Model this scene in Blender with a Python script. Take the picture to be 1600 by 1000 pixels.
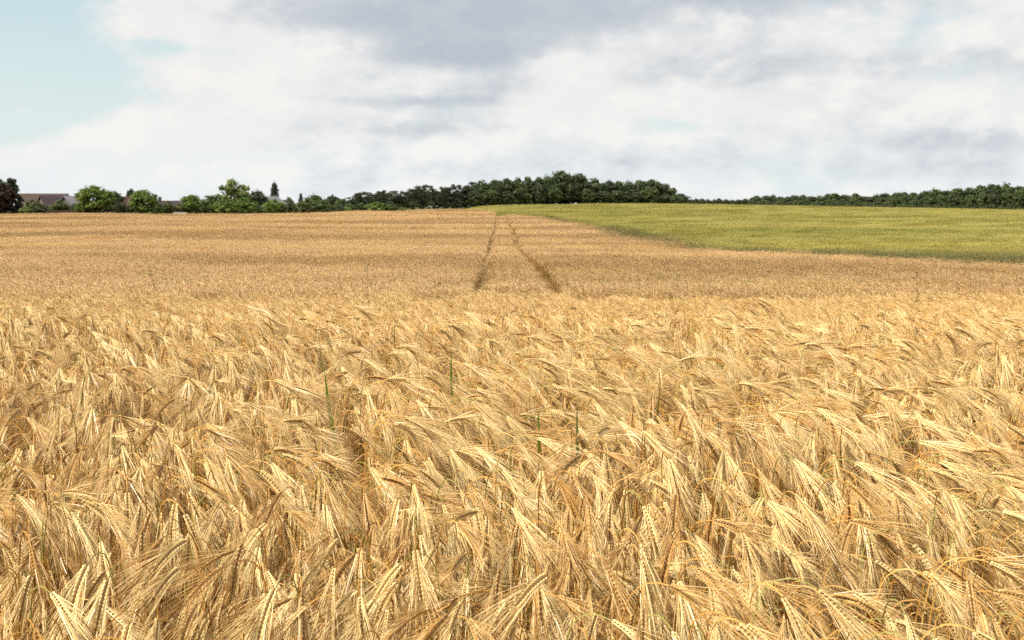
import bpy, math
import numpy as np
from math import radians, sin, cos, pi, tau

# ------------------------------------------------------------------ scene, camera, world, sun
scene = bpy.context.scene
for o in list(bpy.data.objects):
    bpy.data.objects.remove(o)
COL = scene.collection
CAM_Z = 1.75
FPX = 1720.0                       # focal length in pixels of the 1600 wide photograph
HORIZON = 322.0
PITCH = math.atan((500 - HORIZON) / FPX)

cam_d = bpy.data.cameras.new('camera')
cam = bpy.data.objects.new('camera', cam_d)
COL.objects.link(cam)
cam.location = (0, 0, CAM_Z)
cam.rotation_euler = (pi / 2 - PITCH, 0, 0)
cam_d.sensor_width = 36.0
cam_d.lens = 36.0 * FPX / 1600.0
cam_d.clip_start = 0.05
cam_d.clip_end = 20000
cam_d.dof.use_dof = True
cam_d.dof.focus_distance = 2.7
cam_d.dof.aperture_fstop = 12.0
scene.camera = cam

scene.view_settings.view_transform = 'Standard'
scene.view_settings.look = 'None'
scene.view_settings.gamma = 1.0
scene.view_settings.exposure = 0.28
scene.view_settings.use_curve_mapping = False
scene.cycles.max_bounces = 4
scene.cycles.diffuse_bounces = 3
scene.cycles.transmission_bounces = 4
scene.cycles.use_adaptive_sampling = True
scene.cycles.adaptive_threshold = 0.035
scene.cycles.use_denoising = False

SUN_EL, SUN_AZ = 53.0, -112.0      # azimuth in degrees from the view axis, positive to the right
SUN_STRENGTH = 5.0
sun_d = bpy.data.lights.new('sun', 'SUN')
sun_d.energy = SUN_STRENGTH
sun_d.angle = radians(0.53)
sun_d.color = (1.0, 0.945, 0.85)
sun = bpy.data.objects.new('sun', sun_d)
COL.objects.link(sun)
sun.rotation_euler = (radians(90 - SUN_EL), 0, pi - radians(SUN_AZ))
sun.location = (-40, -15, 60)

world = bpy.data.worlds.new('World')
scene.world = world
world.use_nodes = True
world.cycles.sampling_method = 'NONE'     # an even sky needs no importance map


class NT:
    """tiny helper that writes node trees as expressions"""
    def __init__(self, tree):
        self.t = tree
        self.n = tree.nodes
        self.l = tree.links

    def put(self, sock, v):
        if v is None:
            return
        if isinstance(v, bpy.types.NodeSocket):
            self.l.new(v, sock)
        elif isinstance(v, (tuple, list)) and len(v) == 3 and sock.type == 'RGBA':
            sock.default_value = (*v, 1.0)
        else:
            sock.default_value = v

    def math(self, op, a, b=None, c=None, clamp=False):
        m = self.n.new('ShaderNodeMath')
        m.operation = op
        m.use_clamp = clamp
        self.put(m.inputs[0], a)
        self.put(m.inputs[1], b)
        self.put(m.inputs[2], c)
        return m.outputs[0]

    def add(self, a, b): return self.math('ADD', a, b)
    def mul(self, a, b): return self.math('MULTIPLY', a, b)
    def sub(self, a, b): return self.math('SUBTRACT', a, b)

    def smooth(self, v, lo, hi, a=0.0, b=1.0):
        m = self.n.new('ShaderNodeMapRange')
        m.interpolation_type = 'SMOOTHSTEP'
        for i, x in enumerate((v, lo, hi, a, b)):
            self.put(m.inputs[i], x)
        return m.outputs[0]

    def mix(self, f, a, b, blend='MIX'):
        m = self.n.new('ShaderNodeMix')
        m.data_type = 'RGBA'
        m.blend_type = blend
        self.put(m.inputs[0], f)
        self.put(m.inputs[6], a)
        self.put(m.inputs[7], b)
        return m.outputs[2]

    def noise(self, vec, scale, detail=4.0, rough=0.55, dist=0.0, lac=2.0):
        m = self.n.new('ShaderNodeTexNoise')
        self.put(m.inputs['Vector'], vec)
        m.inputs['Scale'].default_value = scale
        m.inputs['Detail'].default_value = detail
        m.inputs['Roughness'].default_value = rough
        m.inputs['Lacunarity'].default_value = lac
        m.inputs['Distortion'].default_value = dist
        return m.outputs[0]

    def sep(self, v):
        m = self.n.new('ShaderNodeSeparateXYZ')
        self.l.new(v, m.inputs[0])
        return m.outputs

    def comb(self, x, y, z):
        m = self.n.new('ShaderNodeCombineXYZ')
        for i, v in enumerate((x, y, z)):
            self.put(m.inputs[i], v)
        return m.outputs[0]


def build_world():
    k = NT(world.node_tree)
    k.n.clear()
    out = k.n.new('ShaderNodeOutputWorld')
    bg_sky = k.n.new('ShaderNodeBackground')
    bg_cl = k.n.new('ShaderNodeBackground')
    mixs = k.n.new('ShaderNodeMixShader')
    sky = k.n.new('ShaderNodeTexSky')
    sky.sky_type = 'NISHITA'
    sky.sun_disc = False
    sky.sun_elevation = radians(SUN_EL)
    sky.sun_rotation = radians(SUN_AZ)
    sky.air_density = 1.0
    sky.dust_density = 2.0
    k.l.new(sky.outputs[0], bg_sky.inputs[0])
    bg_sky.inputs[1].default_value = 0.12
    tc = k.n.new('ShaderNodeTexCoord')
    d = tc.outputs['Generated']
    x, y, z = k.sep(d)
    az = k.math('ARCTAN2', x, y)                       # compass direction of the sky point
    el = k.math('ARCSINE', z)                          # its height above the horizon
    A = k.comb(az, el, 0.0)

    def vmath(op, a, b=None, c=None):
        m = k.n.new('ShaderNodeVectorMath')
        m.operation = op
        for i_, v in enumerate((a, b, c)):
            k.put(m.inputs[i_], v)
        return m.outputs['Value'] if op == 'LENGTH' else m.outputs[0]
    # heaped cloud seen low over the horizon: wider than high
    Q = vmath('MULTIPLY_ADD', A, (1.0, 1.8, 1.0), (0.62, 0.05, 0.7))
    n1 = k.noise(Q, 7.5, 9.0, 0.60, 0.12)
    n2 = k.noise(vmath('ADD', Q, (-0.016, 0.034, 0.0)), 7.5, 7.0, 0.60, 0.12)   # a step towards the sun
    lit = k.sub(n1, n2)

    def blob(a0, e0, ra, re):
        """soft ellipse of sky, centre and radii in the photograph's pixels"""
        v = vmath('MULTIPLY_ADD', A, (FPX / ra, FPX / re, 0.0), (-(a0 - 800) / ra, -(HORIZON - e0) / re, 0.0))
        return k.smooth(vmath('LENGTH', v), 0.0, 1.75, 1.0, 0.0)

    def acc(terms):
        t = 0.0
        for w, b in terms:
            t = k.math('MULTIPLY_ADD', b, w, t)
        return t
    n1c = k.mul(k.sub(n1, 0.5), 2.2)
    # where the cloud is: open turquoise gap to the upper left, small blue window right of centre
    cov_b = acc([(-1.65, blob(-10, 70, 160, 155)), (-0.30, blob(330, 168, 80, 17)), (-0.30, blob(300, 92, 85, 15)), (-0.5, blob(120, 150, 130, 60)), (-0.5, blob(1050, 203, 80, 16)),
                 (0.95, blob(85, 180, 50, 22)), (0.5, blob(760, 60, 330, 60)), (0.35, blob(420, 215, 200, 60))])
    cov = k.smooth(k.add(n1c, cov_b), -0.56, -0.10)
    # how thick and grey: the long dark bank overhead, bars below it and the heaps on the right
    dk_b = acc([(0.85, blob(1100, -8, 290, 50)), (0.15, blob(1150, 140, 420, 110)), (0.2, blob(660, 190, 160, 70)), (1.0, blob(660, 40, 205, 50)), (0.55, blob(730, 92, 95, 20)), (0.25, blob(900, 60, 110, 30)),
                (0.42, blob(650, 163, 120, 9)), (0.36, blob(660, 205, 130, 14)), (0.36, blob(1400, 115, 160, 24)),
                (0.40, blob(1480, 228, 130, 17)), (0.25, blob(1090, 120, 110, 28)), (-0.45, blob(250, 190, 200, 80)), (-0.35, blob(880, 118, 60, 22)), (-0.3, blob(1000, 170, 200, 30)), (0.16, blob(1350, 275, 260, 24)), (0.14, blob(720, 262, 200, 18))])
    dk = k.smooth(k.add(k.add(k.mul(n1c, 0.40), k.mul(lit, k.smooth(dk_b, 0.2, 0.9, -2.5, -0.8))), k.add(dk_b, 0.10)), 0.0, 1.0)
    low = k.smooth(el, 0.0, 0.10, 1.0, 0.0)
    c_white = k.mix(low, (0.85, 0.845, 0.835), (0.84, 0.875, 0.885))
    col = k.mix(dk, c_white, (0.49, 0.545, 0.61))
    col = k.mix(k.mul(k.smooth(lit, 0.01, 0.12, 0.0, 0.65), k.smooth(dk_b, 0.2, 0.8, 1.0, 0.15)), col, (0.93, 0.905, 0.87))
    k.l.new(col, bg_cl.inputs[0])
    bg_cl.inputs[1].default_value = 0.84
    # a thin milky veil covers even the gaps and thickens towards the horizon
    veil = k.smooth(el, -0.02, 0.24, 0.90, 0.52)
    gap = k.mix(k.smooth(el, 0.0, 0.2), (0.80, 0.885, 0.885), (0.70, 0.86, 0.84))
    bg_v = k.n.new('ShaderNodeBackground')
    k.put(bg_v.inputs[0], gap)
    bg_v.inputs[1].default_value = 0.84
    mv = k.n.new('ShaderNodeMixShader')
    k.l.new(veil, mv.inputs[0])
    k.l.new(bg_sky.outputs[0], mv.inputs[1])
    k.l.new(bg_v.outputs[0], mv.inputs[2])
    k.l.new(cov, mixs.inputs[0])
    k.l.new(mv.outputs[0], mixs.inputs[1])
    k.l.new(bg_cl.outputs[0], mixs.inputs[2])
    k.l.new(mixs.outputs[0], out.inputs[0])


build_world()

# ------------------------------------------------------------------ helpers: rays, terrain, meshes
RNG = np.random.default_rng(7)


def smoothstep(a, b, v):
    t = np.clip((np.asarray(v, float) - a) / float(b - a), 0, 1)
    return t * t * (3 - 2 * t)


PROF_Y = np.array([-400, 0, 6.4, 7.6, 9.5, 13, 18, 24, 37, 64, 120, 220, 300, 480, 900, 4000.])
PROF_Z = np.array([0.32, 0.32, 0.32, 0.21, -0.08, -0.45, -0.66, -0.80, -0.98, -1.28, -1.2, -0.90, -0.70, -1.9, -2.2, -2.2])


def ground_z(x, y):
    x = np.asarray(x, float)
    y = np.asarray(y, float)
    z = np.interp(y, PROF_Y, PROF_Z)
    hump = 3.65 * np.exp(-((x - 46) / 116.0) ** 2) * smoothstep(200, 470, y) * (1 - smoothstep(650, 1500, y))
    und = 0.10 * np.sin(x * 0.11 + y * 0.05) * smoothstep(18, 60, y) + 0.16 * np.sin(y * 0.075 + x * 0.02) * smoothstep(25, 60, y) * (1 - smoothstep(150, 240, y))
    return z + hump + und


def at(px, d):
    """x of a point that stands d metres away (along the view axis) in photo column px"""
    return (px - 800) / FPX * d


def top_z(py, d):
    """height of a point d metres away seen in photo row py"""
    a = math.atan((500 - py) / FPX) - PITCH
    return CAM_Z + math.tan(a) * d


class MB:
    """collects vertices, faces, material slots and a per-piece random number"""
    def __init__(self):
        self.v, self.q, self.t, self.qm, self.tm, self.r = [], [], [], [], [], []
        self.n = 0

    def add(self, v, q=None, t=None, m=0, r=0.5):
        v = np.asarray(v, float).reshape(-1, 3)
        if q is not None and len(q):
            q = np.asarray(q, int).reshape(-1, 4) + self.n
            self.q.append(q)
            self.qm.append(np.full(len(q), m))
        if t is not None and len(t):
            t = np.asarray(t, int).reshape(-1, 3) + self.n
            self.t.append(t)
            self.tm.append(np.full(len(t), m))
        self.v.append(v)
        self.r.append(np.full(len(v), r) if np.isscalar(r) else np.asarray(r, float))
        self.n += len(v)

    def add_mb(self, o, off=(0, 0, 0), rz=0.0, s=(1, 1, 1), r=None):
        V = np.concatenate(o.v) * np.asarray(s)
        c, sn = cos(rz), sin(rz)
        V = np.stack([V[:, 0] * c - V[:, 1] * sn, V[:, 0] * sn + V[:, 1] * c, V[:, 2]], 1) + np.asarray(off)
        if o.q:
            self.q.append(np.concatenate(o.q) + self.n)
            self.qm.append(np.concatenate(o.qm))
        if o.t:
            self.t.append(np.concatenate(o.t) + self.n)
            self.tm.append(np.concatenate(o.tm))
        self.v.append(V)
        R = np.concatenate(o.r)
        self.r.append(R if r is None else np.full(len(R), r))
        self.n += len(V)

    def mesh(self, name, mats, smooth=False):
        V = np.concatenate(self.v)
        Q = np.concatenate(self.q) if self.q else np.zeros((0, 4), int)
        T = np.concatenate(self.t) if self.t else np.zeros((0, 3), int)
        mi = np.concatenate([np.concatenate(self.qm) if self.qm else np.zeros(0, int), np.concatenate(self.tm) if self.tm else np.zeros(0, int)])
        me = bpy.data.meshes.new(name)
        me.vertices.add(len(V))
        me.vertices.foreach_set('co', V.astype(np.float32).ravel())
        loops = np.concatenate([Q.ravel(), T.ravel()]).astype(np.int32)
        me.loops.add(len(loops))
        me.loops.foreach_set('vertex_index', loops)
        starts = np.concatenate([np.arange(len(Q)) * 4, len(Q) * 4 + np.arange(len(T)) * 3]).astype(np.int32)
        me.polygons.add(len(starts))
        me.polygons.foreach_set('loop_start', starts)
        me.polygons.foreach_set('material_index', mi.astype(np.int32))
        me.polygons.foreach_set('use_smooth', np.full(len(starts), smooth))
        for m in mats:
            me.materials.append(m)
        a = me.attributes.new('rnd', 'FLOAT', 'POINT')
        a.data.foreach_set('value', np.concatenate(self.r).astype(np.float32))
        me.update(calc_edges=True)
        me.validate()
        return me


def unit(v):
    v = np.asarray(v, float)
    return v / np.maximum(np.linalg.norm(v, axis=-1, keepdims=True), 1e-9)


def tube(mb, P, R, sides=4, m=0, r=0.5, ref=None, cap=False):
    P = np.asarray(P, float)
    k = len(P)
    R = np.broadcast_to(np.asarray(R, float), (k,))
    T = unit(np.gradient(P, axis=0))
    if ref is None:
        ref = np.array([0.31, 0.95, 0.05]) if abs(T[:, 1]).mean() < 0.8 else np.array([1., 0, 0.1])
    n1 = unit(np.cross(T, ref))
    n2 = np.cross(T, n1)
    a = np.arange(sides) * tau / sides
    V = P[:, None, :] + R[:, None, None] * (np.cos(a)[None, :, None] * n1[:, None, :] + np.sin(a)[None, :, None] * n2[:, None, :])
    i = np.arange(k - 1)[:, None] * sides
    j = np.arange(sides)[None, :]
    j2 = (j + 1) % sides
    q = np.stack([i + j, i + j2, i + sides + j2, i + sides + j], -1).reshape(-1, 4)
    mb.add(V.reshape(-1, 3), q, None, m, r)


def box(mb, x0, x1, y0, y1, z0, z1, m=0, r=0.5):
    v = [(x, y, z) for z in (z0, z1) for y in (y0, y1) for x in (x0, x1)]
    q = [(0, 2, 3, 1), (4, 5, 7, 6), (0, 1, 5, 4), (2, 6, 7, 3), (0, 4, 6, 2), (1, 3, 7, 5)]
    mb.add(v, q, None, m, r)


def link(name, data, parent=None, kind=None):
    o = bpy.data.objects.new(name, data)
    COL.objects.link(o)
    if parent is not None:
        o.parent = parent
    if kind:
        o['kind'] = kind
    return o


def tag(o, label, cat=None, group=None, kind=None):
    o['label'] = label
    if cat:
        o['category'] = cat
    if group:
        o['group'] = group
    if kind:
        o['kind'] = kind
    return o


# ------------------------------------------------------------------ materials
def plant_mat(name, lo, hi, transl=0.25, rough=0.55, spec=0.3, patch=None, patch_scale=0.05, tip=None, odd=None):
    """matte plant surface; each stalk takes its own tone between lo and hi, fields vary in broad patches"""
    m = bpy.data.materials.new(name)
    m.use_nodes = True
    k = NT(m.node_tree)
    k.n.clear()
    out = k.n.new('ShaderNodeOutputMaterial')
    pb = k.n.new('ShaderNodeBsdfPrincipled')
    tr = k.n.new('ShaderNodeBsdfTranslucent')
    mx = k.n.new('ShaderNodeMixShader')
    at_ = k.n.new('ShaderNodeAttribute')
    at_.attribute_name = 'rnd'
    col = k.mix(at_.outputs['Fac'], lo, hi)
    if odd is not None:            # a few stalks of another tint
        col = k.mix(k.smooth(at_.outputs['Fac'], 0.93, 0.95), col, odd)
    geo = k.n.new('ShaderNodeNewGeometry')
    if patch is not None:
        vm = k.n.new('ShaderNodeVectorMath')
        vm.operation = 'MULTIPLY'
        k.l.new(geo.outputs['Position'], vm.inputs[0])
        vm.inputs[1].default_value = (0.42, 1.0, 0.0)
        n = k.noise(vm.outputs[0], patch_scale, 3.0, 0.6)
        col = k.mix(k.smooth(n, 0.44, 0.58), col, patch, 'MULTIPLY')
        n = k.noise(vm.outputs[0], patch_scale * 2.7, 3.0, 0.65)
        col = k.mix(k.smooth(n, 0.52, 0.72, 0.0, 0.32), col, (0.95, 0.86, 0.62), 'OVERLAY')
    if tip is not None:
        n = k.noise(geo.outputs['Position'], 26.0, 2.0, 0.5)
        col = k.mix(k.smooth(n, 0.5, 0.75), col, tip, 'MULTIPLY')
    k.put(pb.inputs['Base Color'], col)
    pb.inputs['Roughness'].default_value = rough
    pb.inputs['Specular IOR Level'].default_value = spec
    k.put(tr.inputs[0], col)
    mx.inputs[0].default_value = transl
    k.l.new(pb.outputs[0], mx.inputs[1])
    k.l.new(tr.outputs[0], mx.inputs[2])
    k.l.new(mx.outputs[0], out.inputs[0])
    return m


M = {}
M['stem'] = plant_mat('barley_stem', (0.52, 0.245, 0.04), (0.74, 0.455, 0.125), 0.15, 0.5, 0.35, odd=(0.36, 0.33, 0.08))
M['kernel'] = plant_mat('barley_kernel', (0.42, 0.22, 0.055), (0.90, 0.70, 0.31), 0.08, 0.5, 0.35)  # low tone paints some ears dark as if shaded, besides natural variety
M['rachis'] = plant_mat('barley_rachis', (0.20, 0.10, 0.03), (0.30, 0.16, 0.06), 0.05, 0.7)  # darkened spine: shade of the gaps between kernels put into its colour
M['awn'] = plant_mat('barley_awn', (0.60, 0.325, 0.08), (0.95, 0.765, 0.385), 0.22, 0.34, 0.5)
M['dryleaf'] = plant_mat('barley_leaf', (0.40, 0.22, 0.07), (0.62, 0.42, 0.17), 0.30, 0.6)
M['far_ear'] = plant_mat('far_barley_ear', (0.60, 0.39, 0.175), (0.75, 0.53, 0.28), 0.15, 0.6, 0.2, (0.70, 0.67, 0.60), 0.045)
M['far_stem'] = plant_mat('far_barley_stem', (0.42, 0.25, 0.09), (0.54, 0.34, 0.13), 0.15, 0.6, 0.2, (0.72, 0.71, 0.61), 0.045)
M['wheat'] = plant_mat('green_wheat', (0.35, 0.31, 0.07), (0.53, 0.465, 0.15), 0.25, 0.55, 0.2, (0.80, 0.86, 0.75), 0.03)
M['margin'] = plant_mat('margin_grass', (0.10, 0.105, 0.035), (0.25, 0.215, 0.08), 0.25, 0.6, 0.2)
M['weed'] = plant_mat('weed_leaf', (0.14, 0.17, 0.04), (0.32, 0.31, 0.10), 0.3, 0.5, 0.3)
M['blade'] = plant_mat('green_blade', (0.14, 0.22, 0.03), (0.25, 0.34, 0.06), 0.35, 0.4, 0.4)
M['dark_seed'] = plant_mat('grass_seed_head', (0.14, 0.10, 0.04), (0.25, 0.19, 0.08), 0.2, 0.6)


def leaf_mat(name, lo, hi):
    return plant_mat(name, lo, hi, 0.22, 0.5, 0.25)


M['leaf_mid'] = leaf_mat('leaf_mid_green', (0.050, 0.080, 0.022), (0.13, 0.175, 0.048))
M['leaf_light'] = leaf_mat('leaf_light_green', (0.10, 0.14, 0.03), (0.26, 0.30, 0.085))
M['leaf_bright'] = leaf_mat('leaf_bright_green', (0.075, 0.13, 0.02), (0.22, 0.29, 0.055))
M['leaf_dark'] = leaf_mat('leaf_dark_green', (0.040, 0.056, 0.024), (0.105, 0.128, 0.046))
M['leaf_pine'] = leaf_mat('pine_needles', (0.030, 0.042, 0.024), (0.075, 0.088, 0.045))
M['leaf_red'] = leaf_mat('copper_leaves', (0.028, 0.017, 0.012), (0.085, 0.044, 0.028))
M['leaf_wood'] = leaf_mat('wood_leaves', (0.045, 0.068, 0.025), (0.135, 0.165, 0.05))
M['leaf_olive'] = leaf_mat('olive_leaves', (0.07, 0.085, 0.025), (0.17, 0.175, 0.06))


def solid_mat(name, c, rough=0.8, var=0.25, scale=2.0):
    m = bpy.data.materials.new(name)
    m.use_nodes = True
    k = NT(m.node_tree)
    pb = m.node_tree.nodes['Principled BSDF']
    tc = k.n.new('ShaderNodeTexCoord')
    n = k.noise(tc.outputs['Object'], scale, 6.0, 0.6)
    dark = tuple(v * (1 - var) for v in c)
    lite = tuple(min(1, v * (1 + var)) for v in c)
    k.put(pb.inputs['Base Color'], k.mix(k.smooth(n, 0.3, 0.7), dark, lite))
    pb.inputs['Roughness'].default_value = rough
    pb.inputs['Specular IOR Level'].default_value = 0.2
    return m


M['bark'] = solid_mat('bark', (0.085, 0.06, 0.042), 0.9, 0.35, 5.0)


def ground_mat():
    m = bpy.data.materials.new('field_soil')
    m.use_nodes = True
    k = NT(m.node_tree)
    pb = m.node_tree.nodes['Principled BSDF']
    geo = k.n.new('ShaderNodeNewGeometry')
    p = geo.outputs['Position']
    n1 = k.noise(p, 9.0, 8.0, 0.65)
    n2 = k.noise(p, 0.05, 4.0, 0.6)
    c = k.mix(k.smooth(n1, 0.3, 0.7), (0.16, 0.095, 0.045), (0.40, 0.26, 0.11))     # soil littered with straw
    c = k.mix(k.smooth(n2, 0.4, 0.7), c, (0.85, 0.85, 0.8), 'MULTIPLY')
    a = k.n.new('ShaderNodeAttribute')
    a.attribute_name = 'green'
    c = k.mix(a.outputs['Fac'], c, k.mix(n1, (0.29, 0.27, 0.05), (0.42, 0.38, 0.09)))  # young crop covers the soil
    a2 = k.n.new('ShaderNodeAttribute')
    a2.attribute_name = 'lawn'
    c = k.mix(a2.outputs['Fac'], c, k.mix(n1, (0.035, 0.055, 0.015), (0.07, 0.09, 0.025)))
    k.put(pb.inputs['Base Color'], c)
    pb.inputs['Roughness'].default_value = 0.95
    pb.inputs['Specular IOR Level'].default_value = 0.1
    b = k.n.new('ShaderNodeBump')
    b.inputs['Strength'].default_value = 0.8
    b.inputs['Distance'].default_value = 0.05
    k.l.new(n1, b.inputs['Height'])
    k.l.new(b.outputs[0], pb.inputs['Normal'])
    return m


# ------------------------------------------------------------------ where each crop grows
EDGE_X = np.array([-400, -46, -40, -10, -1, 4.0, 6.6, 8.6, 11.4, 18.6, 30, 60, 400.])
EDGE_Y = np.array([252, 254, 300, 300, 240, 216, 172, 104, 58.0, 41.5, 33, 26, 20.])


def edge_y(x):
    return np.interp(x, EDGE_X, EDGE_Y)


def track_x(y):
    y = np.asarray(y, float)
    return 0.42 - 0.0118 * y + 0.10 * np.sin(y * 0.062 + 0.6) * smoothstep(20, 45, y) * (1 - smoothstep(90, 160, y))


TRACK_HALF, TRACK_GAP = 0.93, 0.22       # half the wheel spacing, half the width of one bare wheel line


def wood_y(px):
    """distance of the tree lines, by photo column"""
    return np.interp(px, [-200, 530, 640, 700, 870, 1060, 1075, 1170, 1180, 1700], [255, 318, 350, 395, 462, 490, 790, 790, 600, 550])


# ------------------------------------------------------------------ ground
def build_ground():
    ys = np.concatenate([np.linspace(-60, 0, 9), np.linspace(1, 30, 59), np.linspace(31, 90, 60), np.linspace(92, 300, 105), np.linspace(305, 700, 80), np.geomspace(720, 9000, 30)])
    us = np.concatenate([np.linspace(-3.2, -0.8, 12)[:-1], np.linspace(-0.8, 0.8, 121), np.linspace(0.8, 3.2, 12)[1:]])
    Y, U = np.meshgrid(ys, us, indexing='ij')
    X = U * (np.abs(Y) + 14)
    Z = ground_z(X, Y)
    V = np.stack([X, Y, Z], -1).reshape(-1, 3)
    ny, nu = len(ys), len(us)
    i = np.arange(ny - 1)[:, None] * nu
    j = np.arange(nu - 1)[None, :]
    q = np.stack([i + j, i + j + 1, i + nu + j + 1, i + nu + j], -1).reshape(-1, 4)
    mb = MB()
    mb.add(V, q)
    me = mb.mesh('field_ground', [ground_mat()], True)
    g = smoothstep(0, 2.0, V[:, 1] - edge_y(V[:, 0]))
    a = me.attributes.new('green', 'FLOAT', 'POINT')
    a.data.foreach_set('value', g.astype(np.float32))
    wood = wood_y(V[:, 0] / np.maximum(V[:, 1], 1) * FPX + 800)
    g = np.maximum(smoothstep(-38, -46, V[:, 0]) * smoothstep(252, 254, V[:, 1]), smoothstep(-14, -8, V[:, 1] - wood))
    a = me.attributes.new('lawn', 'FLOAT', 'POINT')
    a.data.foreach_set('value', g.astype(np.float32))
    o = link('ground', me, kind='structure')
    o['label'] = 'straw littered soil under the crops, rising gently to a low crest'


build_ground()


# ------------------------------------------------------------------ barley stalk
def stalk_curve(rng, H, phi, bend, ear_len, ear_bend, lean):
    """planar curve of stem and ear: returns stem points, ear points, plane normal"""
    n = 11
    s = np.concatenate([np.linspace(0, 0.80, 5), np.linspace(0.86, 1.0, 6)])
    th = lean * s ** 2 + (bend - lean) * smoothstep(0.83, 1.02, s)
    ds = np.diff(s) * H
    tm = 0.5 * (th[1:] + th[:-1])
    r = np.concatenate([[0], np.cumsum(np.sin(tm) * ds)])
    z = np.concatenate([[0], np.cumsum(np.cos(tm) * ds)])
    # ear continues from the stem's end
    ne = 7
    te = th[-1] + np.linspace(0, ear_bend, ne)
    de = ear_len / (ne - 1)
    tme = 0.5 * (te[1:] + te[:-1])
    re = r[-1] + np.concatenate([[0], np.cumsum(np.sin(tme) * de)])
    ze = z[-1] + np.concatenate([[0], np.cumsum(np.cos(tme) * de)])
    h = np.array([cos(phi), sin(phi), 0])
    up = np.array([0, 0, 1.0])
    stem = r[:, None] * h + z[:, None] * up
    ear = re[:, None] * h + ze[:, None] * up
    return stem, ear, np.cross(up, h), te


OCT_T = np.array([(0, 1, 2), (0, 2, 3), (0, 3, 4), (0, 4, 1), (5, 2, 1), (5, 3, 2), (5, 4, 3), (5, 1, 4)])


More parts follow.
